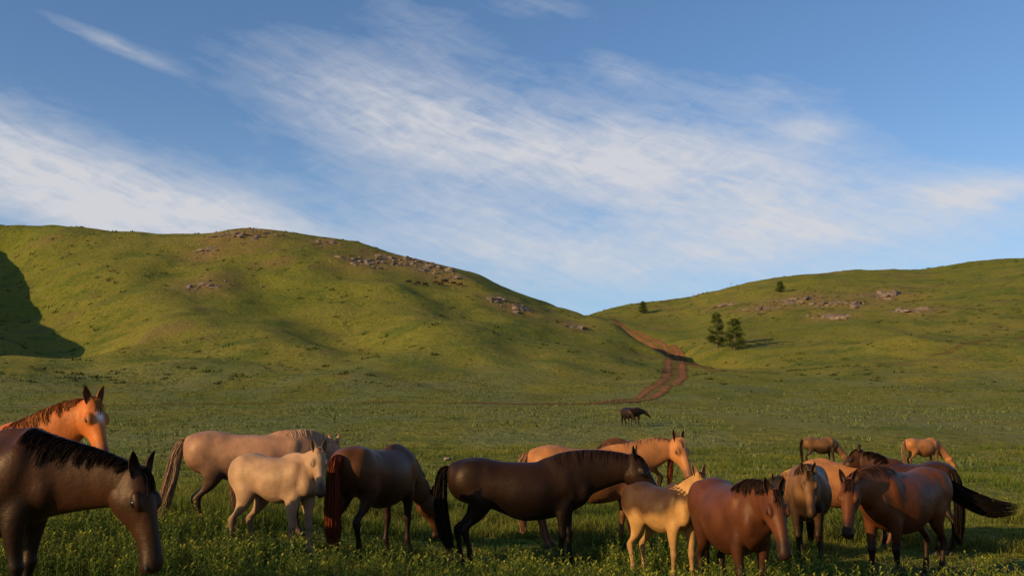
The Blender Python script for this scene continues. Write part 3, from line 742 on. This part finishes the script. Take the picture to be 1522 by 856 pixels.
def weeds(cx, cy, hts):
    V, F, C = [], [], []; n0 = 0
    for X, Y, H in zip(cx, cy, hts):
        z0 = h1(X, Y)
        for s in range(RNG.integers(2, 5)):
            a = RNG.uniform(0, 6.28); tilt = RNG.uniform(.02, .28); bx, by = X + RNG.normal() * .05, Y + RNG.normal() * .05
            hh = H * RNG.uniform(.6, 1.1); nj = int(11 + hh * 22)
            for j in range(nj):
                f = j / nj; zz = z0 + hh * f; px = bx + math.cos(a) * tilt * hh * f * f; py = by + math.sin(a) * tilt * hh * f * f
                la = j * 2.4 + a; L = .085 * (1 - .55 * f) * RNG.uniform(.7, 1.2) ; w = .010
                d = np.array([math.cos(la), math.sin(la), .55 + .5 * f]); sd = np.array([-math.sin(la), math.cos(la), 0]) * w
                p = np.array([px, py, zz]); m = p + d * L * .55; t = p + d * L + [0, 0, -.01]
                V += [p, m - sd, t, m + sd]; F.append([n0, n0 + 1, n0 + 2, n0 + 3]); n0 += 4
                g = np.array([.125, .165, .018]) * RNG.uniform(.6, 1.3)
                if f > .84: g = np.array([.38, .34, .035]) * RNG.uniform(.5, 1.2)
                C += [g * .8, g, g * 1.1, g]
            p0 = np.array([bx, by, z0]); p1 = np.array([bx + math.cos(a) * tilt * hh, by + math.sin(a) * tilt * hh, z0 + hh])
            V += [p0 - [.004, 0, 0], p0 + [.004, 0, 0], p1 + [.002, 0, 0], p1 - [.002, 0, 0]]; F.append([n0, n0 + 1, n0 + 2, n0 + 3]); n0 += 4; C += [np.array([.1, .12, .03])] * 4
    link(bpy.data.objects.new('weeds', mesh_np('weeds', np.array(V), np.array(F), [M_GRASS], np.array(C))))
n = 1700; cy = np.sqrt(RNG.uniform(8.6 ** 2, 13.6 ** 2, n)); cx = RNG.uniform(-.6, .6, n) * cy
den = fbm(cx / 1.6, cy / 1.6, 91, 3) + .17 * (cy < 11.4) + .10 * (cx < -3.2) - .4 * dirtmask(cx, cy)
kp = den > .54; cx, cy = cx[kp], cy[kp]
weeds(cx, cy, RNG.uniform(.18, .44, len(cx)) + .1 * (cy < 10.8))

# ------------------------------------------------------------------ sky
w = bpy.data.worlds.new('World'); scene.world = w; w.use_nodes = True
N = NT(w.node_tree)
out = N.n('ShaderNodeOutputWorld'); bg = N.n('ShaderNodeBackground'); N.l(bg.outputs[0], out.inputs[0])
sky = N.n('ShaderNodeTexSky'); sky.sky_type = 'NISHITA'; sky.sun_disc = False
sky.sun_elevation = SUN_EL; sky.sun_rotation = SUN_AZ; sky.air_density = 1.0; sky.dust_density = .4; sky.ozone_density = 1.8
tc = N.n('ShaderNodeTexCoord'); sp = N.n('ShaderNodeSeparateXYZ'); N.l(tc.outputs['Generated'], sp.inputs[0])
dx, dy, dz = sp.outputs
az = N.m('ARCTAN2', dx, dy)
hor = N.m('SQRT', N.m('ADD', N.m('MULTIPLY', dx, dx), N.m('MULTIPLY', dy, dy)))
el = N.m('DIVIDE', dz, N.m('MAXIMUM', hor, .05))
def blob(px, py, rx, ry, rot, amp):
    a0 = math.atan((px - 761) / 1480); e0 = Tpy(py) * math.cos(a0)
    a = N.m('SUBTRACT', az, a0); e = N.m('SUBTRACT', el, e0)
    c, s = math.cos(math.radians(rot)), math.sin(math.radians(rot))
    p = N.m('ADD', N.m('MULTIPLY', a, c), N.m('MULTIPLY', e, -s)); q = N.m('ADD', N.m('MULTIPLY', a, s), N.m('MULTIPLY', e, c))
    p = N.m('DIVIDE', p, rx / 1480); q = N.m('DIVIDE', q, ry / 1480)
    r2 = N.m('ADD', N.m('MULTIPLY', p, p), N.m('MULTIPLY', q, q))
    return N.m('MULTIPLY', N.m('EXPONENT', N.m('MULTIPLY', r2, -1.0)), amp)
bl = [blob(60, 268, 300, 72, 18, 1.25), blob(320, 320, 190, 45, 14, .6), blob(570, 165, 170, 78, 18, .60), blob(800, 230, 330, 95, 13, .75), blob(1090, 260, 240, 85, 14, .70),
      blob(740, 350, 320, 50, 10, .5), blob(1330, 320, 260, 45, -4, .58), blob(140, 65, 80, 12, 18, .5), blob(1480, 285, 90, 25, -5, .5), blob(1215, 190, 60, 22, 5, .5), blob(620, 30, 130, 60, 25, .18), blob(900, 400, 800, 60, 0, .34), blob(800, 10, 90, 20, 10, .3), blob(1130, 140, 110, 30, 10, .35), blob(930, 100, 70, 18, 20, .4)]
msk = bl[0]
for b_ in bl[1:]: msk = N.m('ADD', msk, b_)
msk = N.m('MINIMUM', msk, 1.15)
cmb = N.n('ShaderNodeCombineXYZ'); N.l(az, cmb.inputs[0]); N.l(el, cmb.inputs[1])
def streak(rot, sx_, sy_, scale, det, dist):
    r0 = N.n('ShaderNodeMapping'); r0.vector_type = 'POINT'; N.l(cmb.outputs[0], r0.inputs[0]); r0.inputs['Rotation'].default_value = (0, 0, math.radians(rot))
    r1 = N.n('ShaderNodeMapping'); N.l(r0.outputs[0], r1.inputs[0]); r1.inputs['Scale'].default_value = (sx_, sy_, 1)
    return N.noise(r1.outputs[0], scale, det, .6, dist)
n1 = streak(16, 3.4, 15, 1.7, 6, .8); n2 = streak(22, 11, 44, 1.4, 6, 1.0); n3 = streak(8, 4, 8, 1.3, 4, .3); n4 = streak(-18, 16, 42, 1.3, 5, .9)
f = N.m('ADD', N.m('MULTIPLY', N.m('SUBTRACT', n1, .5), 2.3), N.m('MULTIPLY', N.m('SUBTRACT', n2, .5), 1.7))
f = N.m('ADD', f, N.m('MULTIPLY', N.m('SUBTRACT', n3, .5), 1.5)); f = N.m('ADD', f, N.m('MULTIPLY', N.m('SUBTRACT', n4, .5), 1.1))
dens = N.mr(N.m('ADD', msk, N.m('MULTIPLY', f, N.m('ADD', .12, N.m('MULTIPLY', msk, .55)))), .12, 1.25, 0, .92, False)
haze = N.mr(el, .34, .05, 0, .38)
blue = N.mix(1.0, sky.outputs[0], (.96, 1.16, 1.42), 'MULTIPLY')
c = N.mix(haze, blue, (4.3, 5.5, 7.2))
c = N.mix(dens, c, (6.6, 6.6, 6.9))
N.l(c, bg.inputs[0]); bg.inputs[1].default_value = .100

# ------------------------------------------------------------------ sun & camera
sd = bpy.data.lights.new('sun', 'SUN'); sd.energy = 5.0; sd.angle = math.radians(.53); sd.color = (1.0, .76, .40)
so = bpy.data.objects.new('sun', sd); link(so)
to_sun = Vector((math.sin(SUN_AZ) * math.cos(SUN_EL), math.cos(SUN_AZ) * math.cos(SUN_EL), math.sin(SUN_EL)))
so.rotation_euler = (-to_sun).to_track_quat('-Z', 'Y').to_euler()
cam = bpy.data.cameras.new('camera'); cam.lens = 35; cam.sensor_width = 36; cam.clip_end = 6000; cam.clip_start = .1
co = bpy.data.objects.new('camera', cam); link(co); co.location = (0, 0, CAMZ); co.rotation_euler = (math.pi / 2 + TH, 0, 0)
scene.camera = co
print('polys', sum(len(m.polygons) for m in bpy.data.meshes))
